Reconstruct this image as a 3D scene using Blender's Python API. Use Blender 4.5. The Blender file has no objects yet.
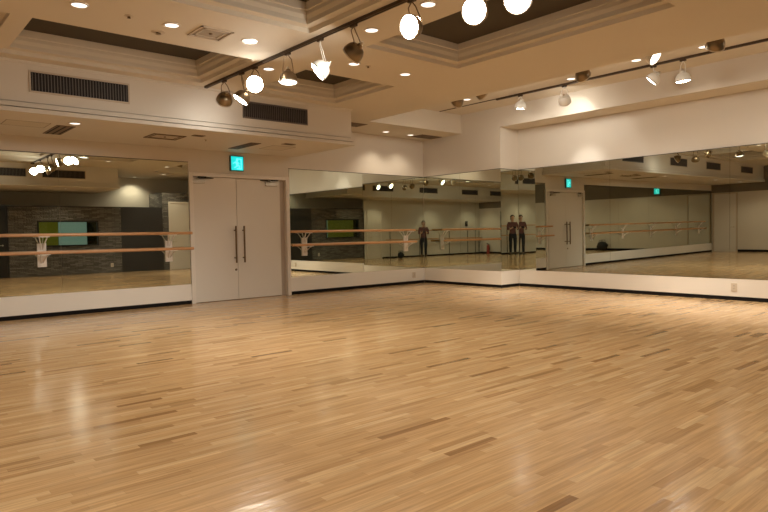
import bpy, bmesh, math, random
from mathutils import Vector, Matrix
random.seed(7)
PI = math.pi
col = bpy.context.scene.collection
sc = bpy.context.scene

# ------------------------------------------------------------------ materials
def srgb(r, g, b):
    f = lambda c: (c/255/12.92) if c/255 <= .04045 else ((c/255+.055)/1.055)**2.4
    return (f(r), f(g), f(b), 1)

def mat(name, color, rough=.5, metal=0, bump=0, bscale=40, var=0, emit=0, spec=.5, ecol=None):
    m = bpy.data.materials.new(name); m.use_nodes = True
    nt = m.node_tree; b = nt.nodes['Principled BSDF']
    b.inputs['Base Color'].default_value = color if len(color) == 4 else (*color, 1)
    b.inputs['Roughness'].default_value = rough
    b.inputs['Metallic'].default_value = metal
    b.inputs['Specular IOR Level'].default_value = spec
    if emit:
        b.inputs['Emission Color'].default_value = ecol or (color if len(color) == 4 else (*color, 1))
        b.inputs['Emission Strength'].default_value = emit
    if bump or var:
        tc = nt.nodes.new('ShaderNodeNewGeometry')
        n = nt.nodes.new('ShaderNodeTexNoise'); n.inputs['Scale'].default_value = bscale; n.inputs['Detail'].default_value = 4
        nt.links.new(tc.outputs['Position'], n.inputs['Vector'])
        if bump:
            bp = nt.nodes.new('ShaderNodeBump'); bp.inputs['Strength'].default_value = bump; bp.inputs['Distance'].default_value = .005
            nt.links.new(n.outputs['Fac'], bp.inputs['Height']); nt.links.new(bp.outputs['Normal'], b.inputs['Normal'])
        if var:
            n2 = nt.nodes.new('ShaderNodeTexNoise'); n2.inputs['Scale'].default_value = 1.3
            nt.links.new(tc.outputs['Position'], n2.inputs['Vector'])
            mx = nt.nodes.new('ShaderNodeMix'); mx.data_type = 'RGBA'
            c = color[:3]
            mx.inputs[6].default_value = (*[v*(1-var) for v in c], 1); mx.inputs[7].default_value = (*[min(1, v*(1+var)) for v in c], 1)
            nt.links.new(n2.outputs['Fac'], mx.inputs[0]); nt.links.new(mx.outputs[2], b.inputs['Base Color'])
    return m

M = {}
M['wall'] = mat('wall_paint', (.62, .56, .48), .7, bump=.08, bscale=150, var=.03)
M['ceil'] = mat('ceiling_paint', (.60, .54, .45), .8, bump=.05, bscale=120, var=.02)
M['trimw'] = mat('bulkhead_paint', (.62, .565, .49), .6, bump=.05, bscale=120, var=.02)
M['base'] = mat('base_panel_laminate', (.76, .71, .64), .35, var=.02)
M['black'] = mat('black_baseboard', (.010, .008, .007), .9, spec=.15)
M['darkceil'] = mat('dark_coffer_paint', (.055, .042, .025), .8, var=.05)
M['header'] = mat('unlit_header_tone', (.17, .14, .10), .8, var=.05)  # dark tone paints in the shade of an unlit band
M['door'] = mat('door_laminate', (.66, .61, .54), .38, bump=.02, bscale=200)
M['frame'] = mat('door_frame_paint', (.70, .64, .57), .35)
M['sidepanel'] = mat('side_panel_paint', (.42, .35, .28), .5)
M['bronze'] = mat('bronze_metal', (.20, .14, .085), .32, .9)
M['steel'] = mat('brushed_steel', (.55, .50, .42), .3, 1)
M['darkmetal'] = mat('dark_metal', (.03, .026, .022), .4, .6)
M['track'] = mat('track_metal', (.07, .045, .028), .4, .5)
M['louvre'] = mat('louvre_grey_metal', (.13, .11, .10), .5, .3)
M['ventdark'] = mat('vent_dark_inside', (.012, .010, .010), .8)
M['ventframe'] = mat('vent_frame_paint', (.5, .42, .33), .5)
M['diffuser'] = mat('diffuser_grey', (.34, .29, .23), .5)
M['slot'] = mat('slot_diffuser_brown', (.16, .10, .055), .6)
M['bulbback'] = mat('reflector_back_metal', (.26, .20, .13), .3, .9)
M['bulbwhite'] = mat('reflector_back_white', (.85, .85, .82), .35)
M['rim'] = mat('lamp_rim_metal', (.6, .55, .48), .3, .8)
M['lens'] = mat('lit_lamp_lens', (1, .95, .85), .3, emit=60, ecol=(1, .93, .80, 1))
M['lensdim'] = mat('dim_lamp_lens', (1, .95, .85), .3, emit=5, ecol=(1, .93, .80, 1))
M['dlens'] = mat('downlight_lens', (1, .93, .82), .3, emit=1.5, ecol=(1, .94, .84, 1))
M['dlring'] = mat('downlight_ring', (.62, .55, .47), .3, .4)
M['wood'] = mat('barre_wood', (.52, .27, .12), .3, var=.12)
M['bracket'] = mat('bracket_white_paint', (.70, .64, .57), .4)
M['plastic'] = mat('white_plastic', (.58, .50, .40), .4)
M['greensign'] = mat('exit_sign_teal', (.0, .45, .40), .4, emit=.95, ecol=(.01, .63, .62, 1))
M['cyansign'] = mat('exit_sign_pale_figure', (.1, .9, .9), .4, emit=1.0, ecol=(.16, .95, 1, 1))
M['signbox'] = mat('exit_sign_housing', (.05, .12, .10), .5)
M['board'] = mat('charcoal_panel', (.025, .023, .022), .45)
M['blackopen'] = mat('black_door_and_gap', (.012, .011, .011), .5)  # black for a door leaf and for the darkness of a gap
M['winframe'] = mat('black_window_frame', (.012, .012, .012), .4)
M['olive'] = mat('olive_curtain_glow', (.34, .32, .03), .5, emit=.13, ecol=(.48, .43, .04, 1))  # curtain colour; emission stands in for light falling on it
M['teal'] = mat('teal_curtain_glow', (.36, .46, .41), .5, emit=.22, ecol=(.65, .9, .8, 1))  # curtain colour; its glow replaces the lighting inside the booth
M['darkglass'] = mat('dark_olive_glass', (.05, .045, .012), .1)
M['blueglass'] = mat('blue_glowing_door_glass', (.09, .15, .20), .15, emit=.10, ecol=(.25, .5, .7, 1))  # glass given a faint glow of its own, no lamp behind
M['greywall'] = mat('far_wall_paint', (.60, .56, .49), .75, var=.03)
M['skin'] = mat('skin', (.55, .33, .22), .5)
M['hair'] = mat('black_hair', (.012, .009, .008), .5, bump=.4, bscale=200)
M['shirt'] = mat('dusty_maroon_knit', (.14, .055, .05), .85, bump=.3, bscale=300)
M['trousers'] = mat('black_trousers', (.010, .011, .014), .8, bump=.2, bscale=300)
M['shoe'] = mat('black_shoe_leather', (.012, .012, .012), .4)
M['eyewhite'] = mat('eye_white', (.7, .68, .64), .3)
M['lip'] = mat('lip', (.42, .16, .13), .5)
M['phone'] = mat('black_phone_body', (.01, .01, .011), .2)
M['screen'] = mat('phone_screen_glass', (.02, .02, .02), .08)
M['bag'] = mat('black_bag_nylon', (.012, .012, .012), .7, bump=.4, bscale=80)
M['red'] = mat('red_paint', (.30, .04, .03), .5)

# mirror
def mirror_mat(name, c):
    m = bpy.data.materials.new(name); m.use_nodes = True
    b = m.node_tree.nodes['Principled BSDF']
    b.inputs['Base Color'].default_value = (*c, 1); b.inputs['Metallic'].default_value = 1; b.inputs['Roughness'].default_value = 0.0
    return m
M['mirror'] = mirror_mat('mirror_glass', (.67, .70, .61))

# floor
def floor_mat():
    m = bpy.data.materials.new('maple_strip_floor'); m.use_nodes = True
    nt = m.node_tree; N = nt.nodes.new; L = nt.links.new; b = nt.nodes['Principled BSDF']
    geo = N('ShaderNodeNewGeometry'); sep = N('ShaderNodeSeparateXYZ'); L(geo.outputs['Position'], sep.inputs[0])
    RH = .050
    def math_(op, a, bb=None):
        n = N('ShaderNodeMath'); n.operation = op
        for i, v in enumerate((a, bb)):
            if v is None: continue
            if isinstance(v, (int, float)): n.inputs[i].default_value = v
            else: L(v, n.inputs[i])
        return n.outputs[0]
    row = math_('FLOOR', math_('DIVIDE', sep.outputs['Y'], RH))
    wn = N('ShaderNodeTexWhiteNoise'); wn.noise_dimensions = '1D'; L(row, wn.inputs['W'])
    xs = math_('ADD', math_('ADD', sep.outputs['X'], 100), math_('MULTIPLY', wn.outputs['Value'], 7))
    cmb = N('ShaderNodeCombineXYZ'); L(xs, cmb.inputs[0]); L(math_('ADD', sep.outputs['Y'], RH*1000), cmb.inputs[1])
    wl = N('ShaderNodeTexWhiteNoise'); wl.noise_dimensions = '1D'; L(math_('ADD', row, 517.3), wl.inputs['W'])
    ln = math_('ADD', .30, math_('MULTIPLY', wl.outputs['Value'], .32))
    cell = math_('DIVIDE', xs, ln); ci = math_('FLOOR', cell); cf = math_('FRACT', cell)
    c2 = N('ShaderNodeCombineXYZ'); L(math_('MULTIPLY', ci, 1.37), c2.inputs[0]); L(math_('MULTIPLY', row, 2.11), c2.inputs[1])
    w2 = N('ShaderNodeTexWhiteNoise'); w2.noise_dimensions = '2D'; L(c2.outputs[0], w2.inputs['Vector'])
    rf = math_('FRACT', math_('DIVIDE', sep.outputs['Y'], RH))
    ey = math_('MINIMUM', rf, math_('SUBTRACT', 1.0, rf)); ex = math_('MULTIPLY', math_('MULTIPLY', math_('MINIMUM', cf, math_('SUBTRACT', 1.0, cf)), ln), 1/RH)
    edge = math_('MINIMUM', ey, ex)
    em = N('ShaderNodeMapRange'); em.inputs[1].default_value = 0; em.inputs[2].default_value = .035; em.inputs[3].default_value = .80; em.inputs[4].default_value = 1.0; L(edge, em.inputs[0])
    rp = N('ShaderNodeValToRGB'); L(w2.outputs['Value'], rp.inputs[0])
    e = rp.color_ramp.elements
    e[0].position = 0; e[0].color = (.27, .145, .062, 1)
    e[1].position = 1; e[1].color = (.64, .45, .25, 1)
    for p_, c_ in ((.04, (.42, .255, .12, 1)), (.14, (.52, .33, .163, 1)), (.75, (.58, .38, .197, 1))):
        x = rp.color_ramp.elements.new(p_); x.color = c_
    # grain stretched along the strips
    mp = N('ShaderNodeMapping'); mp.inputs['Scale'].default_value = (2.2, 55, 1); L(cmb.outputs[0], mp.inputs[0])
    ng = N('ShaderNodeTexNoise'); ng.inputs['Scale'].default_value = 1; ng.inputs['Detail'].default_value = 5; ng.inputs['Roughness'].default_value = .6; L(mp.outputs[0], ng.inputs['Vector'])
    gr = N('ShaderNodeMapRange'); gr.inputs[1].default_value = .3; gr.inputs[2].default_value = .7; gr.inputs[3].default_value = .74; gr.inputs[4].default_value = 1.17; L(ng.outputs['Fac'], gr.inputs[0])
    big = N('ShaderNodeTexNoise'); big.inputs['Scale'].default_value = .55; big.inputs['Detail'].default_value = 3; L(geo.outputs['Position'], big.inputs['Vector'])
    bg = N('ShaderNodeMapRange'); bg.inputs[3].default_value = .90; bg.inputs[4].default_value = 1.08; L(big.outputs['Fac'], bg.inputs[0])
    mul = math_('MULTIPLY', math_('MULTIPLY', gr.outputs[0], bg.outputs[0]), em.outputs[0])
    vm = N('ShaderNodeVectorMath'); vm.operation = 'SCALE'; L(rp.outputs[0], vm.inputs[0]); L(mul, vm.inputs['Scale'])
    L(vm.outputs[0], b.inputs['Base Color'])
    rr = N('ShaderNodeMapRange'); rr.inputs[3].default_value = .12; rr.inputs[4].default_value = .22; L(big.outputs['Fac'], rr.inputs[0])
    L(rr.outputs[0], b.inputs['Roughness'])
    b.inputs['Specular IOR Level'].default_value = .5
    # cupped boards
    bn = N('ShaderNodeMapping'); bn.inputs['Scale'].default_value = (1.5, 9, 1); L(geo.outputs['Position'], bn.inputs[0])
    nn = N('ShaderNodeTexNoise'); nn.inputs['Scale'].default_value = 1.6; nn.inputs['Detail'].default_value = 2; L(bn.outputs[0], nn.inputs['Vector'])
    ad = math_('ADD', math_('MULTIPLY', nn.outputs['Fac'], 1.0), math_('MULTIPLY', w2.outputs['Value'], .10))
    bp = N('ShaderNodeBump'); bp.inputs['Strength'].default_value = .5; bp.inputs['Distance'].default_value = .005; L(ad, bp.inputs['Height'])
    L(bp.outputs[0], b.inputs['Normal'])
    return m
M['floor'] = floor_mat()
def glass_mat():
    m = bpy.data.materials.new('thin_clear_glass'); m.use_nodes = True; nt = m.node_tree; nt.nodes.clear(); N = nt.nodes.new
    o = N('ShaderNodeOutputMaterial'); mx = N('ShaderNodeMixShader'); t = N('ShaderNodeBsdfTransparent'); g = N('ShaderNodeBsdfGlossy'); f = N('ShaderNodeFresnel')
    g.inputs['Roughness'].default_value = .02; f.inputs['IOR'].default_value = 1.5; t.inputs[0].default_value = (.85, .9, .85, 1)
    L = nt.links.new; L(f.outputs[0], mx.inputs[0]); L(t.outputs[0], mx.inputs[1]); L(g.outputs[0], mx.inputs[2]); L(mx.outputs[0], o.inputs[0])
    return m
M['clearglass'] = glass_mat()

def stone_mat():
    m = bpy.data.materials.new('split_slate_stone'); m.use_nodes = True
    nt = m.node_tree; N = nt.nodes.new; L = nt.links.new; b = nt.nodes['Principled BSDF']
    geo = N('ShaderNodeNewGeometry'); sep = N('ShaderNodeSeparateXYZ'); L(geo.outputs['Position'], sep.inputs[0])
    a = N('ShaderNodeMath'); L(sep.outputs['X'], a.inputs[0]); L(sep.outputs['Y'], a.inputs[1])
    a2 = N('ShaderNodeMath'); L(a.outputs[0], a2.inputs[0]); a2.inputs[1].default_value = 60
    cmb = N('ShaderNodeCombineXYZ'); L(a2.outputs[0], cmb.inputs[0]); L(sep.outputs['Z'], cmb.inputs[1])
    br = N('ShaderNodeTexBrick'); L(cmb.outputs[0], br.inputs['Vector']); br.offset = .37; br.inputs['Scale'].default_value = 1
    br.inputs['Color1'].default_value = (.085, .077, .066, 1); br.inputs['Color2'].default_value = (.20, .185, .165, 1); br.inputs['Mortar'].default_value = (.022, .019, .016, 1)
    br.inputs['Mortar Size'].default_value = .005; br.inputs['Brick Width'].default_value = .24; br.inputs['Row Height'].default_value = .043
    L(br.outputs['Color'], b.inputs['Base Color']); b.inputs['Roughness'].default_value = .75
    n = N('ShaderNodeTexNoise'); n.inputs['Scale'].default_value = 30; L(geo.outputs['Position'], n.inputs['Vector'])
    ad = N('ShaderNodeMath'); L(n.outputs['Fac'], ad.inputs[0]); L(br.outputs['Color'], ad.inputs[1])
    bp = N('ShaderNodeBump'); bp.inputs['Strength'].default_value = .8; bp.inputs['Distance'].default_value = .02; L(ad.outputs[0], bp.inputs['Height']); L(bp.outputs[0], b.inputs['Normal'])
    return m
M['stone'] = stone_mat()

# ------------------------------------------------------------------ mesh helpers
class MB:
    def __init__(s): s.bm = bmesh.new()
    def box(s, x0, x1, y0, y1, z0, z1):
        v = [s.bm.verts.new(p) for p in ((x0,y0,z0),(x1,y0,z0),(x1,y1,z0),(x0,y1,z0),(x0,y0,z1),(x1,y0,z1),(x1,y1,z1),(x0,y1,z1))]
        for f in ((0,3,2,1),(4,5,6,7),(0,1,5,4),(1,2,6,5),(2,3,7,6),(3,0,4,7)): s.bm.faces.new([v[i] for i in f])
        return s
    def prism(s, poly, axis, a, b):
        # poly: list of 2D points, extruded along axis from a to b
        def P(u, w, t):
            return {'x': (t, u, w), 'y': (u, t, w), 'z': (u, w, t)}[axis]
        A = [s.bm.verts.new(P(u, w, a)) for u, w in poly]; B = [s.bm.verts.new(P(u, w, b)) for u, w in poly]
        n = len(poly)
        s.bm.faces.new(A); s.bm.faces.new(B[::-1])
        for i in range(n): s.bm.faces.new((A[i], B[i], B[(i+1) % n], A[(i+1) % n]))
        return s
    def tube(s, pts, r, n=12, cap=True):
        pts = [Vector(p) for p in pts]; rs = r if isinstance(r, (list, tuple)) else [r]*len(pts)
        rings = []; up = None
        for i, p in enumerate(pts):
            d = (pts[min(i+1, len(pts)-1)] - pts[max(i-1, 0)]).normalized()
            if up is None or abs(up.dot(d)) > .98: up = Vector((0, 0, 1)) if abs(d.z) < .9 else Vector((1, 0, 0))
            a = d.cross(up).normalized(); bb = a.cross(d).normalized(); up = bb
            rings.append([s.bm.verts.new(p + (a*math.cos(2*PI*k/n) + bb*math.sin(2*PI*k/n))*rs[i]) for k in range(n)])
        for A, B in zip(rings, rings[1:]):
            for k in range(n): s.bm.faces.new((A[k], A[(k+1) % n], B[(k+1) % n], B[k]))
        if cap: s.bm.faces.new(rings[0][::-1]); s.bm.faces.new(rings[-1])
        return s
    def lathe(s, prof, mtx=None, n=28):
        # prof: (r, t) along +z, then mtx
        mtx = mtx or Matrix(); rings = []
        for r, t in prof:
            if r < 1e-6: rings.append([s.bm.verts.new(mtx @ Vector((0, 0, t)))])
            else: rings.append([s.bm.verts.new(mtx @ Vector((r*math.cos(2*PI*k/n), r*math.sin(2*PI*k/n), t))) for k in range(n)])
        for A, B in zip(rings, rings[1:]):
            if len(A) == 1 and len(B) == 1: continue
            for k in range(n):
                k2 = (k+1) % n
                if len(A) == 1: s.bm.faces.new((A[0], B[k2], B[k]))
                elif len(B) == 1: s.bm.faces.new((A[k], A[k2], B[0]))
                else: s.bm.faces.new((A[k], A[k2], B[k2], B[k]))
        return s
    def ell(s, c, r, mtx=None, seg=16):
        m = (mtx or Matrix()) @ Matrix.Translation(c) @ Matrix.Diagonal((*r, 1))
        bmesh.ops.create_uvsphere(s.bm, u_segments=seg, v_segments=seg//2+2, radius=1, matrix=m)
        return s
    def build(s, name, material, parent=None, smooth=False, bevel=0, loc=None):
        bmesh.ops.recalc_face_normals(s.bm, faces=s.bm.faces[:])
        me = bpy.data.meshes.new(name); s.bm.to_mesh(me); s.bm.free()
        me.materials.append(M[material] if isinstance(material, str) else material)
        o = bpy.data.objects.new(name, me); col.objects.link(o)
        if parent is not None: o.parent = parent
        if loc is not None: o.location = loc
        if smooth:
            for p in me.polygons: p.use_smooth = True
            if smooth != 'all':
                me.set_sharp_from_angle(angle=math.radians(35))
        if bevel:
            md = o.modifiers.new('bevel', 'BEVEL'); md.width = bevel; md.segments = 2; md.limit_method = 'ANGLE'
        return o

def tag(o, label=None, cat=None, group=None, kind=None):
    if label: o['label'] = label
    if cat: o['category'] = cat
    if group: o['group'] = group
    if kind: o['kind'] = kind
    return o
def empty(name, loc=(0, 0, 0), rz=0, label=None, cat=None, group=None, kind=None):
    o = bpy.data.objects.new(name, None); col.objects.link(o); o.location = loc; o.rotation_euler = (0, 0, rz); o.empty_display_size = .1
    return tag(o, label, cat, group, kind)
def struct(name, mb, material, **k):
    return tag(mb.build(name, material, **k), kind='structure')
def copy_tree(o, parent=None):
    c = o.copy(); col.objects.link(c); c.parent = parent
    for ch in o.children: copy_tree(ch, c)
    return c

# ------------------------------------------------------------------ dimensions
XL, XR = -15.4, .608          # end wall, recessed mirror wall
YA, YO = 0.0, -11.4           # door wall, stone wall
YC = -2.289                   # niche begins
Z1, Z2, Z3 = 2.73, 3.35, 3.76 # bulkhead soffit, ceiling, trough
MT, MBOT, BZ = 2.492, .35, .064
DX0, DX1 = -5.76, -3.715       # door opening incl. frame

# ------------------------------------------------------------------ setting
struct('floor', MB().box(XL-.3, XR+.4, -12.8, .3, -.12, 0), 'floor')
# door wall: solid above mirrors, recess behind mirrors
w = MB()
w.box(XL, DX0, .022, .2, 0, MT); w.box(DX1, .2, .022, .2, 0, MT)
w.box(XL, .2, 0, .2, MT, Z2+.1); w.box(DX0, DX1, .0, .2, 2.30, MT)
struct('wall_door_side', w, 'wall')
# right wall with column block and niche
w = MB()
w.box(.022, .9, YC+.022, .022, 0, MT)
w.box(0, .9, YC, 0, MT, Z3+.05)
w.box(XR+.03, .9, YO-.1, YC, 0, MT)
w.box(XR, .9, YO-.1, YC, MT, Z2-.001)
struct('wall_right', w, 'wall')
struct('trim_1', MB().box(-.001, .3, YO, YC, Z2+.002, Z3+.05), 'wall')     # beam face over the niche
struct('trim_2', MB().box(.3, .9, YO, YC, Z2+.002, Z2+.1), 'ceil')
# stone side: a low partition (booth) in front of a deeper painted wall
YB = -12.65
w = MB(); w.box(-7.36, XR+.3, YB-.1, YB, 0, Z2+.1); w.box(XL-.2, -8.42, YO-.2, YO, 0, Z2+.1); w.box(-8.42, -7.55, YO-.2, YO, 2.2, Z2+.1)
w.box(-7.55, -7.36, YB-.1, YO, 0, Z2+.1)
struct('wall_stone_side', w, 'greywall')
w = MB(); WX0, WX1, WZ0, WZ1 = -5.85, -4.03, .93, 1.76
w.box(-6.64, WX0, YO-.12, YO+.02, 0, 2.2); w.box(WX1, -3.3, YO-.12, YO+.02, 0, 2.2); w.box(WX0, WX1, YO-.12, YO+.02, 0, WZ0); w.box(WX0, WX1, YO-.12, YO+.02, WZ1, 2.2)
struct('wall_stone_cladding', w, 'stone')
struct('wall_charcoal_panel', MB().box(-3.3, -1.86, YO-.12, YO+.02, 0, 2.2), 'board')
struct('wall_booth_roof', MB().box(-7.36, -1.86, YB, YO+.018, 2.2, 2.23), 'board')
struct('wall_stone_column', MB().box(-1.86, XR+.3, YB, YO+.02, 0, 2.755), 'stone')
struct('wall_booth_back', MB().box(-7.2, -1.87, YB, YB+.06, 0, 2.2), 'darkglass')
tag(MB().box(-6.45, -4.99, YB+.06, YB+.10, .6, 2.1).build('hanging_curtain', 'olive'), 'faintly glowing olive green curtain hanging inside the booth behind the stone wall window', 'curtain')
tag(MB().box(-4.97, -4.08, YB+.06, YB+.10, .6, 2.1).build('hanging_curtain', 'teal'), 'pale teal glowing curtain hanging inside the booth behind the stone wall window', 'curtain')
w = MB(); w.box(XL-.2, XL, YO-.2, .2, 0, 2.40)
struct('wall_end', w, 'wall')
struct('trim_3', MB().box(XL-.2, XL+.04, YO-.2, .2, 2.40, Z2+.1), 'header')  # upper end wall, its lack of light built as a dark band

# ceiling grid with holes
coffers = [(-8.90, -6.46, -3.62, -2.15), (-5.68, -4.12, -3.62, -2.15), (-8.90, -6.46, -7.72, -4.87), (-5.68, -4.12, -7.72, -4.87),
           (-12.1, -9.04, -3.62, -2.15), (-12.1, -9.04, -7.72, -4.87)]
TR = (-2.64, 0.0, -10.2, -1.21)
holes = coffers + [TR]
xs = sorted({XL-.2, XR+.3, *[h[0] for h in holes], *[h[1] for h in holes]})
ys = sorted({YB-.1, .02, *[h[2] for h in holes], *[h[3] for h in holes]})
w = MB(); verts = {}
def V(x, y):
    if (x, y) not in verts: verts[(x, y)] = w.bm.verts.new((x, y, Z2))
    return verts[(x, y)]
for x0, x1 in zip(xs, xs[1:]):
    for y0, y1 in zip(ys, ys[1:]):
        cx, cy = (x0+x1)/2, (y0+y1)/2
        if any(h[0] < cx < h[1] and h[2] < cy < h[3] for h in holes): continue
        w.bm.faces.new((V(x0, y0), V(x0, y1), V(x1, y1), V(x1, y0)))
struct('ceiling', w, 'ceil')
# trough roof
w = MB(); w.box(TR[0]-.05, 0.02, TR[2]-.05, TR[3]+.05, Z3, Z3+.05); w.box(TR[0]-.04, TR[0], TR[2]-.04, TR[3]+.04, Z2+.001, Z3)
w.box(TR[0]-.04, 0, TR[3], TR[3]+.04, Z2+.001, Z3); w.box(TR[0]-.04, 0, TR[2]-.04, TR[2], Z2+.001, Z3)
struct('ceiling_trough', w, 'ceil')
# coffers: stepped crown going up and inwards, dark top
prof = [(0, 0), (0, .05), (.085, .056), (.085, .105), (.09, .115), (.105, .145), (.105, .185), (.12, .19), (.12, .27)]
for i, (x0, x1, y0, y1) in enumerate(coffers):
    m = MB(); rings = []
    for o_, z in prof:
        rings.append([m.bm.verts.new((px, py, Z2+.0+z)) for px, py in ((x0+o_, y0+o_), (x1-o_, y0+o_), (x1-o_, y1-o_), (x0+o_, y1-o_))])
    for A, B in zip(rings, rings[1:]):
        for k in range(4): m.bm.faces.new((A[k], A[(k+1) % 4], B[(k+1) % 4], B[k]))
    ob = m.build('trim_%d' % (i+4), 'ceil'); tag(ob, kind='structure')
    o_ = prof[-1][0]
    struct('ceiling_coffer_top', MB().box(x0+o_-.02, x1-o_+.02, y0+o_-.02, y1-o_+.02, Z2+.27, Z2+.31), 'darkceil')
# bulkheads with stepped lower moulding
def bulkhead(name, x0, x1, ya, yb, yface_dir):
    # yface_dir: -1 face looks to -y (at ya), +1 face looks to +y (at yb)
    m = MB(); m.box(x0, x1-.02, ya+(.02 if yface_dir < 0 else 0), yb-(.02 if yface_dir > 0 else 0), Z1+.01, Z2)
    for za, zb, pr in ((Z1-.005, Z1+.046, .045), (Z1+.060, Z1+.112, .028), (Z1+.128, Z2-.0005, 0)):
        if yface_dir < 0: m.box(x0, x1+pr, ya-pr, yb, za, zb)
        else: m.box(x0, x1+pr, ya, yb+pr, za, zb)
    return struct(name, m, 'trimw')
bulkhead('trim_10', XL, -3.62, -1.92, 0.0, -1)
bulkhead('trim_11', XL, -3.90, YB, -9.62, 1)
# shallow crown line where bulkhead meets ceiling
struct('trim_12', MB().box(XL, -3.60, -1.945, -1.92, Z2-.03, Z2), 'trimw')

# base panels and black baseboards
def base_x(name, x0, x1, yf, sgn):   # along x, front face at yf; sgn=+1 body behind at +y
    m = MB(); m.box(x0, x1, min(yf, yf+sgn*.02), max(yf, yf+sgn*.02), BZ, MBOT-.002)
    struct('trim_'+name, m, 'base')
    m = MB(); m.box(x0, x1, min(yf+sgn*.004, yf+sgn*.02), max(yf+sgn*.004, yf+sgn*.02), 0, BZ)
    struct('baseboard_'+name, m, 'black')
base_x('left', XL, DX0, 0, 1); base_x('middle', DX1, 0.0, 0, 1)
m = MB(); m.box(0, .02, YC, 0, BZ, MBOT-.002); struct('trim_column_front', m, 'base')
m = MB(); m.box(.004, .02, YC, 0, 0, BZ); struct('baseboard_column_front', m, 'black')
m = MB(); m.box(.021, XR, YC, YC+.02, BZ, MBOT-.002); struct('trim_column_side', m, 'base')
m = MB(); m.box(.021, XR, YC+.004, YC+.02, 0, BZ); struct('baseboard_column_side', m, 'black')
m = MB(); m.box(XR, XR+.028, YO, YC, BZ, MBOT-.002); struct('trim_right', m, 'base')
m = MB(); m.box(XR+.004, XR+.028, YO, YC, 0, BZ); struct('baseboard_right', m, 'black')
m = MB(); m.box(XL, XL+.02, YO, -.98, 0, BZ+.03); struct('baseboard_end', m, 'black')
m = MB(); m.box(XL, -8.42, YO, YO+.012, 0, BZ); m.box(-.4, XR, YO, YO+.012, 0, BZ); struct('baseboard_stone_side', m, 'black')

# ------------------------------------------------------------------ mirrors
def mirror(x0, x1, y0, y1, label, group, thick=None):
    o = MB().box(x0, x1, y0, y1, MBOT, MT).build('wall_mirror', 'mirror')
    return tag(o, label, 'mirror', group)
g = 'mirror panels on the door wall'
xl = [XL+.05, -14.1, -12.03, -9.93, -7.83, -5.765]
labs = ['wall mirror panel at the end-wall end of the door wall, seen by reflection',
        'wall mirror panel second from the end wall, seen only by reflection',
        'wall mirror panel on the door wall beyond the photo frame, third from the end wall',
        'mirror panel cut by the left photo edge, with barre bracket and grey stone reflected',
        'mirror panel directly left of the white double doors, behind the barre end']
for a, b, l in zip(xl, xl[1:], labs): mirror(a+.0015, b-.0015, 0.0, .018, l, g)
xl = [-3.70, -1.85, -.001]
labs = ['mirror panel directly right of the white double doors with the barre bracket', 'mirror panel on the door wall ending at the inner room corner']
for a, b, l in zip(xl, xl[1:], labs): mirror(a+.0015, b-.0015, 0.0, .018, l, g)
g = 'mirror panels on the column'
yl = [-.003, -1.15, YC]
labs = ['mirror panel on the projecting column face, next to the inner room corner', 'mirror panel on the projecting column face, ending at its outer corner']
for a, b, l in zip(yl, yl[1:], labs): mirror(0, .018, b+.0015, a-.0015, l, g)
# side face of the column, a touch out of square
m = MB(); m.prism([(.001, YC-.0038), (XR-.002, YC), (XR-.002, YC+.018), (.001, YC+.018)], 'z', MBOT, MT)
tag(m.build('wall_mirror', 'mirror'), 'narrow mirror panel on the short side face of the column', 'mirror', g)
g = 'mirror panels on the long right wall'
yl = [YC-.002, -4.40, -6.50, -8.60, -10.0, YO+.002]
labs = ['mirror panel right of the column side, reflecting the green exit sign and doors', 'middle mirror panel of the right wall, reflecting the long barre',
        'mirror panel at the right photo edge above the wall outlet', 'right wall mirror panel just outside the right photo edge', 'last right wall mirror panel by the stone column']
lean = math.tan(math.radians(.35))*(MT-MBOT)
for a, b, l in zip(yl, yl[1:], labs):
    m = MB(); m.prism([(XR+.001, MBOT), (XR+.001-lean, MT-.0), (XR+.03, MT), (XR+.03, MBOT)], 'y', b+.0015, a-.0015)
    tag(m.build('wall_mirror', 'mirror'), l, 'mirror', g)
# thin dark top edge rails
struct('trim_14', MB().box(XL, DX0, -.003, .0, MT-.004, MT+.006).box(DX1, -.003, -.003, 0, MT-.004, MT+.006), 'darkmetal')
struct('trim_15', MB().box(-.003, 0, YC, 0, MT-.004, MT+.006).box(-.003, XR-.02, YC-.006, YC, MT-.004, MT+.006).box(XR-.018, XR, YO, YC, MT, MT+.008), 'darkmetal')

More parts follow.
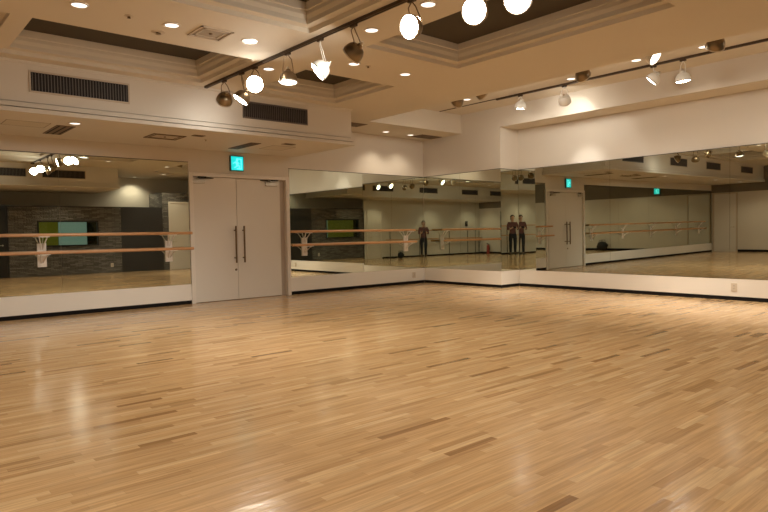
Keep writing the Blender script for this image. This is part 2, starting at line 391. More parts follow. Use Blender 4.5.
# ------------------------------------------------------------------ double door
d = empty('door_1', (0, 0, 0), kind='structure')
f = MB(); f.box(DX0+.0, -5.69, -.025, .1, 0, 2.32); f.box(-3.79, DX1, -.025, .1, 0, 2.32); f.box(-5.69, -3.79, -.025, .1, 2.255, 2.32)
f.build('door_frame', 'frame', d, bevel=.004)
for sx, (a, b) in enumerate(((-5.685, -4.832), (-4.826, -3.90))):
    lf = MB().box(a, b, .035, .08, .008, 2.25).build('door_leaf', 'door', d, bevel=.002)
    hx = -4.895 if sx == 0 else -4.725
    h = MB(); h.tube([(hx, -.045, .69), (hx, -.045, 1.37)], .016); h.tube([(hx, -.045, .78), (hx, .036, .78)], .010); h.tube([(hx, -.045, 1.29), (hx, .036, 1.29)], .010)
    h.build('pull_handle', 'bronze', lf, smooth=True)
    if sx == 0:
        k = MB(); k.lathe([(0, .012), (.018, .012), (.022, 0)], Matrix.Translation((-4.87, .035, .56)) @ Matrix.Rotation(PI/2, 4, 'X'))
        k.build('keyhole_cylinder', 'bronze', lf, smooth=True)
    cx = -5.60 if sx == 0 else -4.12
    c = MB(); c.box(cx-.10, cx+.14, -.015, .035, 2.13, 2.20)
    c.lathe([(0, 0), (.026, 0), (.026, .02), (0, .02)], Matrix.Translation((cx, 0.0, 2.20)))
    cc = c.build('door_closer', 'steel', lf, bevel=.004)
    a2 = MB(); ax = cx + (.28 if sx == 0 else -.25)
    a2.tube([(cx, 0, 2.222), (ax, -.06, 2.226)], .009); a2.tube([(ax, -.06, 2.226), (cx+(.1 if sx == 0 else -.05), .02, 2.24)], .008); a2.box(cx+.02, cx+.16, -.03, .02, 2.234, 2.252)
    a2.build('closer_arm', 'darkmetal', cc, smooth=True)
MB().box(-3.90, -3.79, .06, .085, .0, 2.252).build('side_panel', 'sidepanel', d)

# exit sign: box, glowing face, running figure
def exit_sign(loc, rz, label):
    e = empty('exit_sign', loc, rz, label, 'exit sign')
    MB().box(-.135, .135, -.05, .0, -.14, .14).build('sign_housing', 'signbox', e, bevel=.006)
    MB().box(-.12, .12, -.055, -.050, -.125, .125).build('sign_face', 'greensign', e)
    m = MB(); y0, y1 = -.058, -.0552
    # pale doorway shape on the sign
    m.prism([(-.015, -.105), (.085, -.105), (.085, .09), (-.015, .09), (-.015, .075), (.07, .075), (.07, -.09), (-.015, -.09)], 'y', y0, y1)
    # running figure
    m.lathe([(0, 0), (.02, 0), (.02, .002), (0, .002)], Matrix.Translation((-.005, y0, .055)) @ Matrix.Rotation(PI/2, 4, 'X'), n=14)
    for poly in ([(-.045, .03), (.0, .035), (.02, -.02), (-.02, -.03)], [(-.045, .03), (-.085, .0), (-.077, -.01), (-.035, .015)],
                 [(.0, .03), (.045, .005), (.04, -.006), (.0, .012)], [(-.02, -.03), (.015, -.02), (.0, -.06), (-.06, -.085), (-.065, -.073), (-.02, -.05)],
                 [(.02, -.02), (.0, -.03), (.03, -.055), (.025, -.1), (.042, -.1), (.05, -.05)]):
        m.prism(poly, 'y', y0-.001, y1)
    m.build('running_figure', 'cyansign', e)
    return e
exit_sign((-4.84, 0.0, 2.52), 0, 'glowing green running-man exit sign above the white double doors')
exit_sign((XL+.04, -2.25, 2.62), -PI/2*-1, 'glowing green exit sign on the far end wall, seen in the right mirrors')

# ------------------------------------------------------------------ outlets
def outlet(loc, rz, label):
    e = empty('wall_outlet', loc, rz, label, 'wall outlet')
    MB().box(-.047, .047, -.008, 0, -.066, .066).build('cover_plate', 'plastic', e, bevel=.003)
    for z in (-.022, .022):
        for x in (-.008, .008): MB().box(x-.0018, x+.0018, -.0092, -.0078, z-.008, z+.008).build('socket_slot', 'ventdark', e)
outlet((XR, -6.57, .215), PI/2*-1, 'small cream wall outlet low on the right wall base panel')
outlet((-.35, 0, .20), 0, 'small wall outlet on the base panel near the inner room corner')
outlet((-3.63, YO+.02, .26), PI, 'small outlet low on the grey stone wall, seen in the left mirror')

# ------------------------------------------------------------------ air grilles on bulkheads
def grille(loc, rz, wdt, hgt, label, divided=False, group='air grilles on the bulkheads'):
    e = empty('air_grille', loc, rz, label, 'air vent', group)
    f = MB(); a, b, t = wdt/2, hgt/2, .022
    f.box(-a-t, a+t, -.014, 0, b, b+t); f.box(-a-t, a+t, -.014, 0, -b-t, -b); f.box(-a-t, -a, -.014, 0, -b, b); f.box(a, a+t, -.014, 0, -b, b)
    f.build('grille_frame', 'ventframe' if not divided else 'louvre', e, bevel=.003)
    MB().box(-a, a, -.004, 0, -b, b).build('grille_backing', 'ventdark', e)
    s = MB(); n = int(wdt/.034)
    for i in range(n):
        x = -a + (i+.5)*wdt/n
        s.box(x-.0045, x+.0045, -.013, -.004, -b, b)
    if divided: s.box(-.006, .006, -.0145, -.004, -b, b)
    s.build('louvre_blades', 'louvre', e)
    return e
grille((-7.97, -1.92, 3.115), 0, 1.15, .225, 'long dark louvred grille on the bulkhead above the left mirrors')
grille((-5.115, -1.92, 3.11), 0, 1.13, .215, 'dark grille on the bulkhead above the double doors, beside the track lamps', True)
grille((-10.6, -1.92, 3.11), 0, 1.15, .22, 'bulkhead grille reflected in the right mirror, middle of three')
grille((-13.6, -1.92, 3.11), 0, 1.15, .22, 'bulkhead grille reflected at the far right edge of the right mirror')
for x, l in ((-7.02, 'grille on the opposite bulkhead reflected at the extreme left mirror edge'), (-5.44, 'grille on the opposite bulkhead reflected behind the bright lamps in the left mirror'),
             (-9.77, 'grille on the opposite bulkhead reflected right beside the inner room corner'), (-12.6, 'grille on the opposite bulkhead reflected in the column mirror, nearer its outer corner'), (-14.7, 'grille on the opposite bulkhead nearest the end wall')):
    grille((x, -9.62, 3.09), PI, 1.15, .22, l, group='air grilles on the opposite bulkhead')

# ------------------------------------------------------------------ ceiling fittings
def square_diffuser(cx, cy, z, wx, wy, label, panel='diffuser'):
    e = empty('ceiling_diffuser', (cx, cy, z+.002), 0, label, 'ceiling vent')
    a, b = wx/2, wy/2
    f = MB()
    for s_, zz in ((0, -.012), (.05, -.009)):
        f.box(-a+s_, a-s_, -b+s_, -b+s_+.02, zz, 0); f.box(-a+s_, a-s_, b-s_-.02, b-s_, zz, 0); f.box(-a+s_, -a+s_+.02, -b+s_, b-s_, zz, 0); f.box(a-s_-.02, a-s_, -b+s_, b-s_, zz, 0)
    f.build('diffuser_frame', 'slot' if panel != 'diffuser' else 'ventframe', e)
    MB().box(-a+.01, a-.01, -b+.01, b-.01, -.004, 0).build('diffuser_panel', panel, e)
    m = MB(); m.lathe([(0, -.016), (.018, -.014), (.02, -.004)], n=12); m.build('centre_knob', 'slot', e)
square_diffuser(-7.29, -4.235, Z2, .36, .36, 'square grey ceiling diffuser between two coffers, left of the track')
square_diffuser(-6.58, -1.08, Z1-.005, .50, .44, 'square diffuser with dark frame in the soffit above the left mirror', 'ventframe')
def slot_vent(x0, x1, y0, y1, z, label, rows=3):
    e = empty('slot_vent', ((x0+x1)/2, (y0+y1)/2, z), 0, label, 'ceiling vent')
    a, b = (x1-x0)/2, (y1-y0)/2
    MB().box(-a, a, -b, b, -.008, 0).build('vent_plate', 'slot', e, bevel=.002)
    m = MB()
    for i in range(rows):
        if a < b: x = -a + (i+.5)*2*a/rows; m.box(x-.012, x+.012, -b+.03, b-.03, -.010, -.007)
        else: y = -b + (i+.5)*2*b/rows; m.box(-a+.03, a-.03, y-.012, y+.012, -.010, -.007)
    m.build('vent_slots', 'ventdark', e)
zs = Z1-.005
slot_vent(-8.12, -7.88, -1.25, -.43, zs, 'narrow brown slot vent in the soffit above the left mirror')
slot_vent(-5.22, -5.03, -1.28, -.45, zs, 'narrow brown slot vent in the soffit above the exit sign')
slot_vent(-6.30, -6.12, -1.52, -1.40, zs, 'small brown vent at the soffit edge right of the square diffuser', 2)
slot_vent(-4.72, -4.50, -1.52, -1.40, zs, 'small brown vent at the soffit edge above the right door', 2)
slot_vent(-.66, -.03, -.66, -.30, Z2, 'dark slot vent in the ceiling at the inner room corner')
slot_vent(-2.9, -2.45, -.95, -.60, Z2, 'slot vent in the ceiling just past the bulkhead end')
# access hatches as thin outlines
def hatch(x0, x1, y0, y1, z, label):
    e = empty('access_hatch', ((x0+x1)/2, (y0+y1)/2, z+.002), 0, label, 'access hatch')
    a, b, t = (x1-x0)/2, (y1-y0)/2, .008
    MB().box(-a, a, -b, -b+t, -.004, 0).box(-a, a, b-t, b, -.004, 0).box(-a, -a+t, -b, b, -.004, 0).box(a-t, a, -b, b, -.004, 0).build('hatch_edge', 'slot', e)
    MB().box(-a+t, a-t, -b+t, b-t, -.003, 0).build('hatch_panel', 'ceil', e)
hatch(-8.72, -8.20, -1.32, -.90, zs, 'flush access hatch in the soffit at the left photo edge')
hatch(-4.75, -4.30, -1.20, -.70, zs, 'flush access hatch in the soffit above the right door leaf')
def small_disc(x, y, z, r, label, name='sprinkler_head', cat='sprinkler', materials=('ventframe', 'bronze')):
    e = empty(name, (x, y, z+.003), 0, label, cat)
    MB().lathe([(r, 0), (r*.95, -.006), (r*.4, -.01), (0, -.01)]).build('cover_ring', materials[0], e, smooth=True)
    MB().lathe([(0, -.028), (r*.4, -.026), (r*.28, -.016), (r*.3, -.009)]).build('sprinkler_nozzle', materials[1], e, smooth=True)
small_disc(-8.14, -4.24, Z2, .045, 'tiny ceiling sprinkler between the two left downlights')
small_disc(-7.74, -3.94, Z2, .075, 'small round ceiling detector next to the second downlight', 'smoke_detector', 'smoke detector')
small_disc(-5.14, -4.25, Z2, .04, 'tiny ceiling sprinkler beside the downlight left of the small coffer')
small_disc(-5.95, -1.15, zs, .03, 'tiny soffit sprinkler above the left door frame')

def add_spot(loc, aim, power, size=1.6, blend=.6, radius=.05, color=(1, .80, .58)):
    l = bpy.data.lights.new('lamp_light', 'SPOT'); l.energy = power; l.color = color; l.spot_size = size; l.spot_blend = blend; l.shadow_soft_size = radius
    o = bpy.data.objects.new('lamp_light', l); col.objects.link(o); o.location = loc
    o.rotation_euler = Vector(aim).to_track_quat('-Z', 'Y').to_euler()
    return o

# downlights
dl_proto = None
def downlight(x, y, z, label, group, power=110, size=2.3, blend=.7):
    global dl_proto
    if dl_proto is None:
        e = empty('downlight', (x, y, z), 0, label, 'ceiling light', group)
        MB().lathe([(.088, 0), (.086, -.006), (.070, -.006), (.066, -.001), (.066, -.0005)], n=32).build('trim_ring', 'dlring', e, smooth=True)
        MB().lathe([(.0675, -.001), (.05, -.0045), (0, -.0055)], n=32).build('glowing_lens', 'dlens', e, smooth=True)
        dl_proto = e
    else:
        e = copy_tree(dl_proto); e.location = (x, y, z); tag(e, label, None, group)
    if power: add_spot((x, y, z-.03), (0, 0, -1), power*.8, size, blend, .06, (.97, .83, .64))
g = 'downlights in the main ceiling'
DL = [(-8.59, -4.25, 'downlight at the top left of the photo above the long coffer'), (-7.71, -4.23, 'downlight between the sprinkler and the square diffuser'),
      (-6.845, -4.25, 'downlight just right of the square ceiling diffuser'), (-5.345, -4.22, 'downlight directly below the brown-backed track lamp'),
      (-4.47, -4.23, 'downlight between the small coffer and the large right coffer'), (-6.0, -5.36, 'downlight right beside the brown-backed track lamp stem'),
      (-6.05, -6.26, 'downlight at the top edge beside the bright track lamp'), (-6.08, -3.36, 'downlight seen behind the first bright track lamp'),
      (-3.3, -5.6, None)]
DL = DL[:8]
for x, y, l in DL: downlight(x, y, Z2, l, g, 45 if (-8.8 < x < -5.9 and y > -5.5) else 95)
for x, y, l in ((-10.4, -4.25, 'main ceiling downlight left of the photo frame above the long coffer'), (-12.6, -4.25, 'main ceiling downlight toward the end wall on the door side'), (-14.0, -3.0, 'main ceiling downlight nearest the end wall exit sign'),
             (-14.0, -6.4, 'main ceiling downlight nearest the middle of the end wall'), (-12.6, -8.4, 'main ceiling downlight by the end wall on the stone side'), (-10.2, -8.5, 'main ceiling downlight directly in front of the photographer'),
             (-8.2, -8.5, 'main ceiling downlight reflected above the stone window'), (-4.69, -7.92, 'main ceiling downlight beyond the long track end'), (-2.80, -8.47, 'main ceiling downlight reflected above the charcoal panel'),
             (-2.0, -10.8, 'ceiling downlight reflected above the stone column')):
    downlight(x, y, Z2, l, g, 95)
downlight(-2.5, -12.25, Z2, 'ceiling downlight over the booth beside the stone column', g, 90)
downlight(-5.2, -10.55, Z1-.0, 'added fill downlight in the opposite soffit above the stone wall window', g, 45)  # this and the next three are added to brighten the stone side
downlight(-7.9, -10.7, Z1-.0, 'added fill downlight in the opposite soffit above the far white door', g, 50)
downlight(-11.6, -10.6, Z1-.0, 'added fill downlight in the opposite soffit behind the photographer', g, 60)
downlight(-14.4, -10.6, Z1-.0, 'added fill downlight in the opposite soffit in the far corner by the extinguisher', g, 60)
g = 'downlights near the inner corner'
downlight(-1.55, -.46, Z2, 'left small downlight washing the wall above the corner mirror', g, 40, 2.0)
downlight(-.82, -.45, Z2, 'right small downlight washing the wall above the corner mirror', g, 32, 2.0)
g = 'downlights in the soffit over the left mirrors'
downlight(-7.955, -1.50, zs, 'downlight at the soffit edge over the left mirror', g, 22)
downlight(-11.9, -1.50, zs, 'soffit downlight seen only by reflection toward the end wall', g, 40)
downlight(-14.2, -1.50, zs, 'soffit downlight above the end wall door', g, 30)
g = 'downlights in the raised trough'
for (x, y), l in zip(((-1.11, -2.37), (-.90, -4.53), (-1.11, -5.79), (-1.0, -6.73), (-1.0, -8.6)),
        ('trough downlight nearest the inner corner', 'trough downlight beside the tilted dark lamp above the second track lamp', 'trough downlight left of the white disc lamp', 'trough downlight nearest the right photo edge', 'trough downlight beyond the right photo edge')):
    downlight(x, y, Z3, l, g, 190, 1.12, .35)

# ------------------------------------------------------------------ lighting tracks and lamp heads
def track(x, y0, y1, z, label):
    e = empty('lighting_track', (x, (y0+y1)/2, z), 0, label, 'lighting track')
    L_ = abs(y1-y0)/2
    m = MB(); m.prism([(-.021, 0), (-.021, -.032), (-.007, -.032), (-.007, -.01), (.007, -.01), (.007, -.032), (.021, -.032), (.021, 0)], 'y', -L_, L_)
    m.build('track_channel', 'track', e)
    MB().box(-.023, .023, -L_-.012, -L_, -.034, 0).build('end_cap', 'track', e); MB().box(-.023, .023, L_, L_+.012, -.034, 0).build('end_cap', 'track', e)
    return e
track(-6.33, -9.4, -2.03, Z2, 'long brown ceiling track carrying the row of bright lamps')
track(-.70, -10.1, -2.78, Z3, 'black ceiling track above the right mirror wall')
track(-2.22, -10.1, -2.4, Z3, 'hidden ceiling track behind the main ceiling edge in the trough')
tag(MB().box(-.712, -.692, -2.768, -1.24, Z3-.012, Z3).build('cable_conduit', 'track'), 'thin dark conduit continuing the right track to the corner', 'conduit')

def lamp_head(x, y, zt, drop, aim, label, group, lit=True, white=False, power=300, size=1.0, yaw_rods=0.0, radius=.07, lens=None, blend=.9):
    """yoke-hung reflector lamp; x,y,zt = track underside, drop = to the centre of the bowl"""
    aim = Vector(aim).normalized()
    e = empty('track_spotlight', (x, y, zt), 0, label, 'spotlight', group)
    MB().box(-.018, .018, -.045, .045, -.028, 0).build('track_adapter', 'track', e, bevel=.003)
    q = aim.to_track_quat('Z', 'Y').to_matrix().to_4x4()
    c = Vector((0, 0, -drop)); piv = c - aim*.055
    h = Vector((aim.x, aim.y, 0)); h = h.normalized() if h.length > .05 else Vector((0, 1, 0))
    s = Vector((-h.y, h.x, 0))
    y_ = MB()
    for k in (-1, 1):
        y_.tube([(0, 0, -.024), s*k*.018+Vector((0, 0, -.045)), s*k*.042+Vector((0, 0, -.075)), piv+s*k*.058+Vector((0, 0, .06)), piv+s*k*.058], .0055, 8)
        y_.tube([piv+s*k*.03, piv+s*k*.068], .012, 10)
    y_.build('yoke', 'bulbwhite' if white else 'bronze', e, smooth=True)
    T = Matrix.Translation(c) @ q
    bt = 'bulbwhite' if white else 'bulbback'
    b = MB(); b.lathe([(0, -.112), (.024, -.112), (.030, -.104), (.032, -.084), (.052, -.078), (.074, -.064), (.092, -.040), (.103, -.010), (.108, .018), (.108, .035)], T)
    body = b.build('lamp_body', bt, e, smooth=True)
    MB().lathe([(.104, .033), (.112, .034), (.113, .048), (.104, .050), (.099, .044)], T).build('lamp_rim', 'rim', body, smooth=True)
    MB().lathe([(.098, .044), (.07, .052), (.035, .057), (0, .059)], T).build('lamp_lens', lens or ('lens' if lit else 'lensdim'), body, smooth=True)
    MB().lathe([(0, -.140), (.016, -.140), (.018, -.108), (.0, -.108)], T, 12).build('lamp_socket', 'steel', body, smooth=True)
    if power: add_spot(Vector((x, y, zt)) + c + aim*.075, aim, power, size, blend, radius, (.98, .95, .88))
    return e
zt = Z2-.032
g = 'spotlights on the long brown track'
P1 = 40
lamp_head(-6.33, -2.60, zt, .25, (.15, .78, -.48), 'brown-backed track lamp nearest the left end of the long track', g, power=9, size=2.9, lens='lensdim')
lamp_head(-6.33, -3.10, zt, .32, (-.50, .20, -.75), 'second track lamp from the left, lens tilted down toward the left mirror', g, power=P1)
lamp_head(-6.33, -3.45, zt, .21, (-.62, -.70, -.36), 'third track lamp from the left, glaring straight at the viewer', g, power=70)
lamp_head(-6.33, -4.22, zt, .30, (-.05, -.08, -1), 'dull grey track lamp pointing straight down above the divided grille', g, power=P1, lens='lensdim')
lamp_head(-6.33, -4.88, zt, .33, (-.66, .36, -.58), 'white-bodied track lamp pointing down to the left', g, white=True, power=P1)
lamp_head(-6.33, -5.47, zt, .28, (-.20, .80, -.52), 'large brown-backed track lamp turned away, in the middle of the track', g, power=170, size=1.0)
lamp_head(-6.33, -6.33, zt, .25, (-.93, -.12, -.25), 'blazing round track lamp left of the dark right coffer', g, power=120, size=1.3)
lamp_head(-6.33, -7.09, zt, .32, (-.92, -.28, -.28), 'blazing track lamp at the top edge over the dark coffer', g, power=120, size=1.3)
lamp_head(-6.33, -7.52, zt, .35, (-.90, -.30, -.32), 'blazing track lamp cut by the top photo edge', g, power=120, size=1.3)
lamp_head(-6.33, -8.35, zt, .22, (-.12, .85, -.40), 'track lamp aimed at the door wall, glaring second in the left mirror', g, power=110, size=1.0)
lamp_head(-6.33, -9.15, zt, .22, (-.15, .85, -.32), 'last track lamp, glaring first in the left mirror', g, power=110, size=1.0)
g = 'spotlights on the right track'
zt2 = Z3-.032
lamp_head(-.70, -3.33, zt2, .20, (.10, .23, -1), 'first lamp on the right track, small white head nearest the corner', g, white=True, power=330, size=.62)
lamp_head(-.70, -4.27, zt2, .25, (.78, .38, -.55), 'second lamp on the right track, lens down beside the bright wall patch', g, white=True, power=17, size=2.0, blend=.25)
lamp_head(-.70, -5.86, zt2, .20, (-.26, .62, -.70), 'third lamp on the right track, turned side-on and unlit', g, white=True, lit=False, power=60)
lamp_head(-.70, -6.31, zt2, .28, (.10, -.05, -1), 'fourth lamp on the right track, bright lens straight down', g, white=True, power=170, size=1.2)
lamp_head(-.70, -7.9, zt2, .26, (.35, -.15, -.9), 'fifth lamp on the right track, beyond the right photo edge', g, power=120, size=1.0)
lamp_head(-.70, -9.1, zt2, .26, (.30, .62, -.60), 'last lamp on the right track, by the stone column', g, power=100, size=1.2)
g = 'spotlights on the hidden trough track'
lamp_head(-2.22, -3.14, zt2, .27, (.30, .75, -.40), 'small brown lamp peeking below the ceiling edge, nearest the corner', g, power=15, size=1.2)
lamp_head(-2.22, -3.66, zt2, .22, (2.83, -.28, -1.12), 'brown lamp bowl peeking below the ceiling edge left of the right track start', g, power=200, size=.34)
lamp_head(-2.22, -5.55, zt2, .30, (.85, .05, -.6), 'tilted brown lamp peeking below the ceiling edge above the second right lamp', g, power=60, size=1.0)
lamp_head(-2.22, -6.58, zt2, .27, (.05, -.78, -.55), 'lamp with white disc edge-on, poking above the right track', g, white=True, lit=False, power=50)
lamp_head(-2.22, -7.36, zt2, .30, (.6, .5, -.7), 'brown lamp peeking below the ceiling edge nearest the right photo edge', g, power=60, size=1.0)
lamp_head(-2.22, -8.9, zt2, .26, (-.25, -.35, -1), 'trough lamp outside the right photo edge', g, lit=False, power=100, size=1.4)

# ------------------------------------------------------------------ barres
def barre(x0, x1, brackets, label):
    e = empty('ballet_barre', ((x0+x1)/2, 0, 0), 0, label, 'ballet barre')
    cx = (x0+x1)/2
    for z, y in ((1.25, -.17), (.985, -.215)):
        MB().tube([(x0-cx, y, z), (x0-cx+.006, y, z), (x1-cx-.006, y, z), (x1-cx, y, z)], [.017, .024, .024, .017], 16).build('wooden_rail', 'wood', e, smooth=True)
    for bx in brackets:
        bx -= cx
        p = MB(); p.box(bx-.062, bx+.062, -.020, -.001, .765, 1.125)
        br = p.build('bracket_plate', 'bracket', e, bevel=.004)
        a = MB()
        for s in (-1, 1):
            a.tube([(bx+s*.012, -.02, 1.03), (bx+s*.03, -.07, 1.13), (bx+s*.055, -.15, 1.222)], .009, 8)
            a.tube([(bx+s*.012, -.02, .83), (bx+s*.03, -.09, .90), (bx+s*.05, -.195, .957)], .009, 8)
            for zz in (1.06, .80): a.tube([(bx+s*.03, -.022, zz), (bx+s*.03, -.026, zz)], .008, 8)
        a.box(bx-.075, bx+.075, -.195, -.145, 1.216, 1.228); a.box(bx-.07, bx+.07, -.24, -.19, .951, .963)
        a.build('bracket_arm', 'bracket', br, smooth=True)
barre(-14.3, -5.79, (-14.1, -12.1, -10.1, -8.10, -6.15), 'long double wooden barre on white brackets along the left mirrors')
barre(-3.80, -.45, (-3.38, -.60), 'double wooden barre on white brackets right of the double doors')
# freestanding barre on the far side
e = empty('freestanding_barre', (-11.8, -11.12, 0), 0, 'long free-standing barre on legs along the far white wall, seen in the column mirror', 'ballet barre')
for z, y in ((1.28, 0), (.86, .05)): MB().tube([(-3.4, y, z), (3.4, y, z)], .023, 14).build('wooden_rail', 'wood', e, smooth=True)
for x in (-3.2, -2.9, -2.3, -.9, 1.2, 3.1):
    m = MB(); m.tube([(x, 0, .02), (x, 0, 1.28)], .016, 10); m.tube([(x, -.2, .02), (x, .28, .02)], .016, 10); m.tube([(x, 0, .86), (x, .05, .86)], .01, 8)
    m.build('stand_leg', 'darkmetal', e, smooth=True)

# ------------------------------------------------------------------ opposite side: window, doors
wd = empty('window_1', ((WX0+WX1)/2, YO+.02, (WZ0+WZ1)/2), PI, kind='structure')
W2, H2 = (WX1-WX0)/2, (WZ1-WZ0)/2
f = MB(); t = .045
f.box(-W2, W2, -.02, .06, H2-t, H2); f.box(-W2, W2, -.02, .06, -H2, -H2+t); f.box(-W2, -W2+t, -.02, .06, -H2+t, H2-t); f.box(W2-t, W2, -.02, .06, -H2+t, H2-t)
f.build('window_frame', 'winframe', wd)
MB().box(-W2+t, W2-t, .02, .026, -H2+t, H2-t).build('window_pane', 'clearglass', wd)
def plain_door(name, x0, x1, y0, y1, z1, mname, axis, hx, kind='structure', handle='steel', fr='frame'):
    """axis 'y': door in a plane of constant y, face at y1 (towards +y); 'x': constant x, face at x1 (towards +x)"""
    d = empty(name, (0, 0, 0), kind=kind)
    if axis == 'y':
        lf = MB().box(x0, x1, y0, y1, .005, z1).build('door_leaf', mname, d, bevel=.002)
        MB().box(x0-.05, x0, y0, y1+.02, 0, z1+.05).box(x1, x1+.05, y0, y1+.02, 0, z1+.05).box(x0, x1, y0, y1+.02, z1, z1+.05).build('door_frame', fr, d)
        s = 1 if hx < (x0+x1)/2 else -1
        m = MB(); m.tube([(hx, y1, 1.0), (hx, y1+.05, 1.0), (hx+s*.12, y1+.05, 1.0)], .009, 8); m.tube([(hx, y1, 1.0), (hx, y1+.008, 1.0)], .024, 14)
    else:
        lf = MB().box(x0, x1, y0, y1, .005, z1).build('door_leaf', mname, d, bevel=.002)
        MB().box(x0, x1+.02, y0-.05, y0, 0, z1+.05).box(x0, x1+.02, y1, y1+.05, 0, z1+.05).box(x0, x1+.02, y0, y1, z1, z1+.05).build('door_frame', fr, d)
        s = 1 if hx < (y0+y1)/2 else -1
        m = MB(); m.tube([(x1, hx, 1.0), (x1+.05, hx, 1.0), (x1+.05, hx+s*.12, 1.0)], .009, 8); m.tube([(x1, hx, 1.0), (x1+.008, hx, 1.0)], .024, 14)
    m.build('lever_handle', handle, lf, smooth=True)
    return d
plain_door('dark_gap_door', -7.31, -6.69, YO-.06, YO+.005, 2.15, 'blackopen', 'y', -6.8, fr='winframe')  # black leaf paints in the darkness of an open gap
plain_door('door_3', -8.37, -7.60, YO-.06, YO+.01, 2.15, 'door', 'y', -7.7)
plain_door('door_4', -1.60, -.75, YO+.02, YO+.04, 2.39, 'door', 'y', -1.5)
plain_door('door_5', XL, XL+.03, -.93, -.10, 2.34, 'door', 'x', -.85, fr='ventframe')
plain_door('door_6', XL, XL+.03, -9.9, -9.1, 2.15, 'blackopen', 'x', -9.2, fr='winframe')
bg = MB().box(XL+.031, XL+.036, -9.78, -9.22, 1.15, 2.05).build('window_glass_panel', 'blueglass', bpy.data.objects['door_6'])

# small dark control box on the far wall, bags
e = empty('control_box', (-14.3, YO-.003, 1.60), PI, 'small black control box on the far white wall above the free-standing barre', 'control box')
MB().box(-.08, .08, -.05, 0, -.13, .13).build('box_housing', 'darkmetal', e, bevel=.006); MB().box(-.05, .05, -.053, -.05, -.02, .09).build('box_panel', 'louvre', e)
def bag(loc, rz, s, label):
    e = empty('sports_bag', loc, rz, label, 'bag')
    m = MB(); m.ell((0, 0, .17*s), (.22*s, .13*s, .17*s)); 
    for v in m.bm.verts:
        if v.co.z < .02: v.co.z = .0
        v.co.x += .02*math.sin(v.co.z*30); v.co.y += .012*math.sin(v.co.x*23)
    m.build('bag_body', 'bag', e, smooth='all')
    m = MB()
    for k in (-1, 1): m.tube([(-.12*s, k*.05*s, .26*s), (-.07*s, k*.07*s, .38*s), (.05*s, k*.07*s, .40*s), (.12*s, k*.05*s, .27*s)], .012, 8)
    m.build('bag_strap', 'bag', e, smooth=True)
bag((XL+.30, -4.75, 0), PI/2, 1.25, 'black sports bag on the floor against the end wall, below the exit sign')
bag((-8.75, -10.45, 0), .2, .9, 'black sports bag on the floor by the free-standing barre')
e = empty('fire_extinguisher', (-15.0, -10.5, 0), 0, 'red fire extinguisher on the floor in the far corner', 'fire extinguisher')
MB().lathe([(0, 0), (.075, 0), (.08, .02), (.08, .38), (.06, .44), (.025, .47), (.025, .50), (0, .50)]).build('cylinder_body', 'red', e, smooth=True)
MB().box(-.02, .02, -.08, .03, .50, .53).box(-.015, .015, -.10, 0, .545, .56).build('squeeze_lever', 'darkmetal', e)
MB().tube([(0, .03, .5), (0, .11, .45), (0, .11, .2)], .010, 8).build('hose', 'darkmetal', e, smooth=True)

# ------------------------------------------------------------------ photographer
def skin(name, nodes, edges, material, parent, sub=2, root=0):
    """nodes: list of (x,y,z,rx[,ry])"""
    me = bpy.data.meshes.new(name)
    me.from_pydata([n[:3] for n in nodes], edges, [])
    o = bpy.data.objects.new(name, me); col.objects.link(o)
    md = o.modifiers.new('skin', 'SKIN'); md.use_smooth_shade = True
    for i, n in enumerate(nodes):
        sv = me.skin_vertices[0].data[i]; sv.radius = (n[3], n[4] if len(n) > 4 else n[3]); sv.use_root = (i == root)
    s = o.modifiers.new('sub', 'SUBSURF'); s.levels = sub; s.render_levels = sub
    bpy.context.view_layer.update()
    dg = bpy.context.evaluated_depsgraph_get()
    nm = bpy.data.meshes.new_from_object(o.evaluated_get(dg)); 
    bpy.data.objects.remove(o)
    nm.name = name
    return nm
def join_meshes(name, meshes, material, parent):
    bm = bmesh.new()
    for m_ in meshes: bm.from_mesh(m_)
    me = bpy.data.meshes.new(name); bm.to_mesh(me); bm.free(); me.materials.append(M[material])
    for p in me.polygons: p.use_smooth = True
    o = bpy.data.objects.new(name, me); col.objects.link(o)
    if parent: o.parent = parent
    return o

YAW = math.radians(40.722274)
CAM = Vector((-10.25755, -10.4458, 1.2))
fh = Vector((math.sin(YAW), math.cos(YAW), 0))
pbase = CAM - fh*.42; pbase.z = 0
per = empty('person', pbase, -YAW, 'person in maroon top and black trousers holding a phone, reflected in the corner mirrors', 'person')
# body: one continuous skinned figure, local +y is forward
nodes = []; edges = []
def nd(*a): nodes.append(a); return len(nodes)-1
def chain(start, pts):
    prev = start
    for p_ in pts:
        k = nd(*p_); edges.append((prev, k)); prev = k
    return prev
pel = nd(0, 0, .93, .135, .10)
sp = chain(pel, [(0, 0, 1.05, .12, .09), (0, -.01, 1.20, .13, .095), (0, -.015, 1.33, .145, .10), (0, -.01, 1.41, .09, .075), (0, 0, 1.47, .052, .052)])
neck = sp
hd = chain(neck, [(0, .01, 1.53, .055, .06), (0, .02, 1.60, .076, .09), (0, .015, 1.66, .078, .094), (0, .01, 1.71, .055, .065)])
ch = 3
hands = []
for s in (-1, 1):
    w_ = chain(ch, [(s*.165, -.01, 1.385, .056), (s*.205, .0, 1.24, .047), (s*.215, .05, 1.12, .040), (s*.17, .20, 1.14, .036), (s*.115, .335, 1.17, .027), (s*.098, .368, 1.185, .026, .018), (s*.086, .392, 1.195, .030, .014)])
    chain(pel, [(s*.09, 0, .86, .092), (s*.10, .01, .68, .075), (s*.10, .015, .50, .056), (s*.10, 0, .36, .052), (s*.10, -.01, .14, .036), (s*.10, -.015, .07, .036), (s*.105, .07, .035, .036, .026), (s*.11, .14, .025, .030, .02)])
body_m = [skin('b', nodes, edges, 'skin', None)]
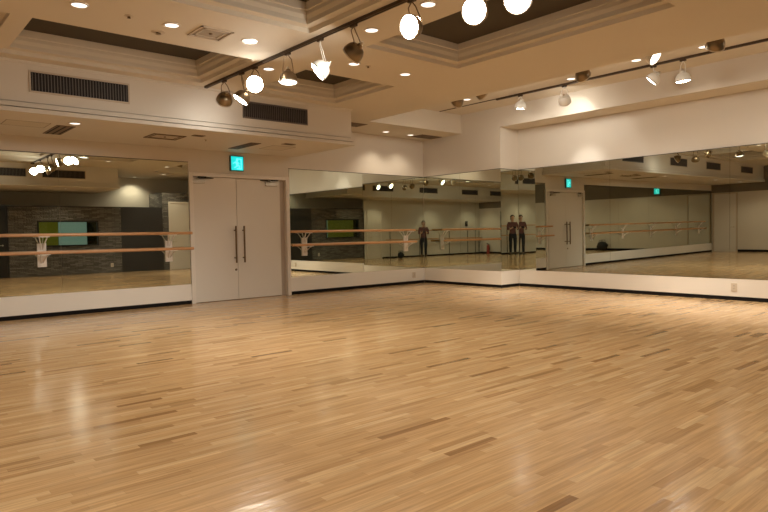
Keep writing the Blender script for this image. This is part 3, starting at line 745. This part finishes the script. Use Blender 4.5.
# fingers curl round the phone's edges, thumbs rest on the screen side
for s in (-1, 1):
    for i, (zz, L_) in enumerate(((1.222, .9), (1.206, 1.0), (1.190, .95), (1.175, .8))):
        pts = [(s*.094, .392, zz-.002, .009), (s*(.094), .410, zz, .0085), (s*(.082), .4165-.001*i, zz, .0075), (s*(.082-.022*L_), .4165, zz, .0065)]
        # fingers stay behind the lens plane (camera looks from y=.42)
        body_m.append(skin('f', [(a, min(b, .4115) + .004, c_, r_) for a, b, c_, r_ in pts], [(0, 1), (1, 2), (2, 3)], 'skin', None, 1))
    pts = [(s*.090, .380, 1.19, .012), (s*.075, .383, 1.205, .010), (s*.058, .390, 1.222, .0085), (s*.046, .395, 1.232, .0075)]
    body_m.append(skin('t', pts, [(0, 1), (1, 2), (2, 3)], 'skin', None, 1))
# face features in the body mesh: nose, ears
m = MB()
m.ell((0, .112, 1.605), (.013, .018, .022)); m.ell((0, .104, 1.625), (.009, .013, .03))
for s in (-1, 1): m.ell((s*.083, .01, 1.61), (.010, .020, .032))
fm = bpy.data.meshes.new('face'); m.bm.to_mesh(fm); m.bm.free(); body_m.append(fm)
body = join_meshes('body', body_m, 'skin', per)
m = MB()
for s in (-1, 1): m.ell((s*.032, .094, 1.628), (.014, .012, .009))
m.build('eye', 'eyewhite', per, smooth='all')
m = MB()
for s in (-1, 1): m.ell((s*.032, .104, 1.628), (.006, .004, .006))
for s in (-1, 1): m.ell((s*.034, .102, 1.650), (.018, .005, .004))
m.build('pupil_and_brow', 'hair', per, smooth='all')
MB().ell((0, .103, 1.567), (.024, .010, .007)).build('mouth', 'lip', per, smooth='all')
m = MB(); m.ell((0, -.015, 1.665), (.094, .105, .088), seg=24)
for v in m.bm.verts:
    if v.co.z < 1.64 and v.co.y > -.02: v.co.z = 1.64 + (v.co.z-1.64)*.1
    if v.co.y > .05 and v.co.z < 1.69: v.co.y = .05
m.ell((0, -.055, 1.60), (.085, .06, .09), seg=20)
m.build('hair', 'hair', per, smooth='all')
# shirt
nodes = []; edges = []
c0 = nd(0, 0, .88, .168, .132)
c0 = chain(c0, [(0, 0, .98, .158, .124)])
c = chain(c0, [(0, 0, 1.08, .140, .110), (0, -.01, 1.20, .146, .112), (0, -.015, 1.33, .160, .115), (0, -.01, 1.415, .10, .085)])
for s in (-1, 1): chain(4, [(s*.17, -.01, 1.39, .066), (s*.212, .0, 1.24, .058), (s*.222, .05, 1.12, .050), (s*.185, .17, 1.137, .045), (s*.155, .24, 1.15, .042)])
join_meshes('shirt', [skin('s', nodes, edges, 'shirt', None)], 'shirt', per)
nodes = []; edges = []
c0 = nd(0, 0, 1.04, .138, .106)
c0 = chain(c0, [(0, 0, .96, .150, .116)])
hip = chain(c0, [(0, 0, .88, .152, .118)])
for s in (-1, 1): chain(hip, [(s*.092, 0, .80, .100), (s*.10, .01, .66, .088), (s*.10, .015, .50, .074), (s*.10, 0, .36, .068), (s*.10, -.01, .16, .060), (s*.10, -.01, .085, .058)])
join_meshes('trousers', [skin('s', nodes, edges, 'trousers', None)], 'trousers', per)
for s in (-1, 1):
    m = MB(); m.ell((s*.105, .055, .04), (.047, .135, .045))
    for v in m.bm.verts: v.co.z = max(v.co.z, .0)
    m.build('shoe', 'shoe', per, smooth='all')
ph = empty('smartphone', CAM - fh*.016, -YAW, 'black smartphone held up in both hands of the person', 'phone')
MB().box(-.078, .078, -.0045, .0045, -.038, .038).build('phone_case', 'phone', ph, bevel=.004)
MB().box(-.073, .073, -.0052, -.0046, -.034, .034).build('phone_screen', 'screen', ph)

# ------------------------------------------------------------------ camera
cam = bpy.data.cameras.new('camera'); co = bpy.data.objects.new('camera', cam); col.objects.link(co)
cam.sensor_width = 36; cam.lens = 616.19*36/768; cam.clip_start = .02
yaw, pit, rol = .71073776, -.03784347, -.01681703
f_ = Vector((math.sin(yaw)*math.cos(pit), math.cos(yaw)*math.cos(pit), math.sin(pit)))
r_ = Vector((math.cos(yaw), -math.sin(yaw), 0)); u_ = r_.cross(f_)
r2 = r_*math.cos(rol) + u_*math.sin(rol); u2 = -r_*math.sin(rol) + u_*math.cos(rol)
R3 = Matrix((r2, u2, -f_)).transposed()
co.matrix_world = Matrix.Translation(CAM) @ R3.to_4x4()
sc.camera = co

# ------------------------------------------------------------------ world and view
wld = bpy.data.worlds.new('world'); sc.world = wld; wld.use_nodes = True
wld.node_tree.nodes['Background'].inputs[0].default_value = (0, 0, 0, 1)
sc.view_settings.view_transform = 'Standard'; sc.view_settings.look = 'None'; sc.view_settings.gamma = 1; sc.view_settings.use_curve_mapping = False
sc.view_settings.exposure = 0.2
cy = sc.cycles
cy.max_bounces = 14; cy.diffuse_bounces = 6; cy.glossy_bounces = 10
cy.sample_clamp_indirect = 4; cy.use_denoising = True; cy.use_adaptive_sampling = True; cy.adaptive_threshold = .01
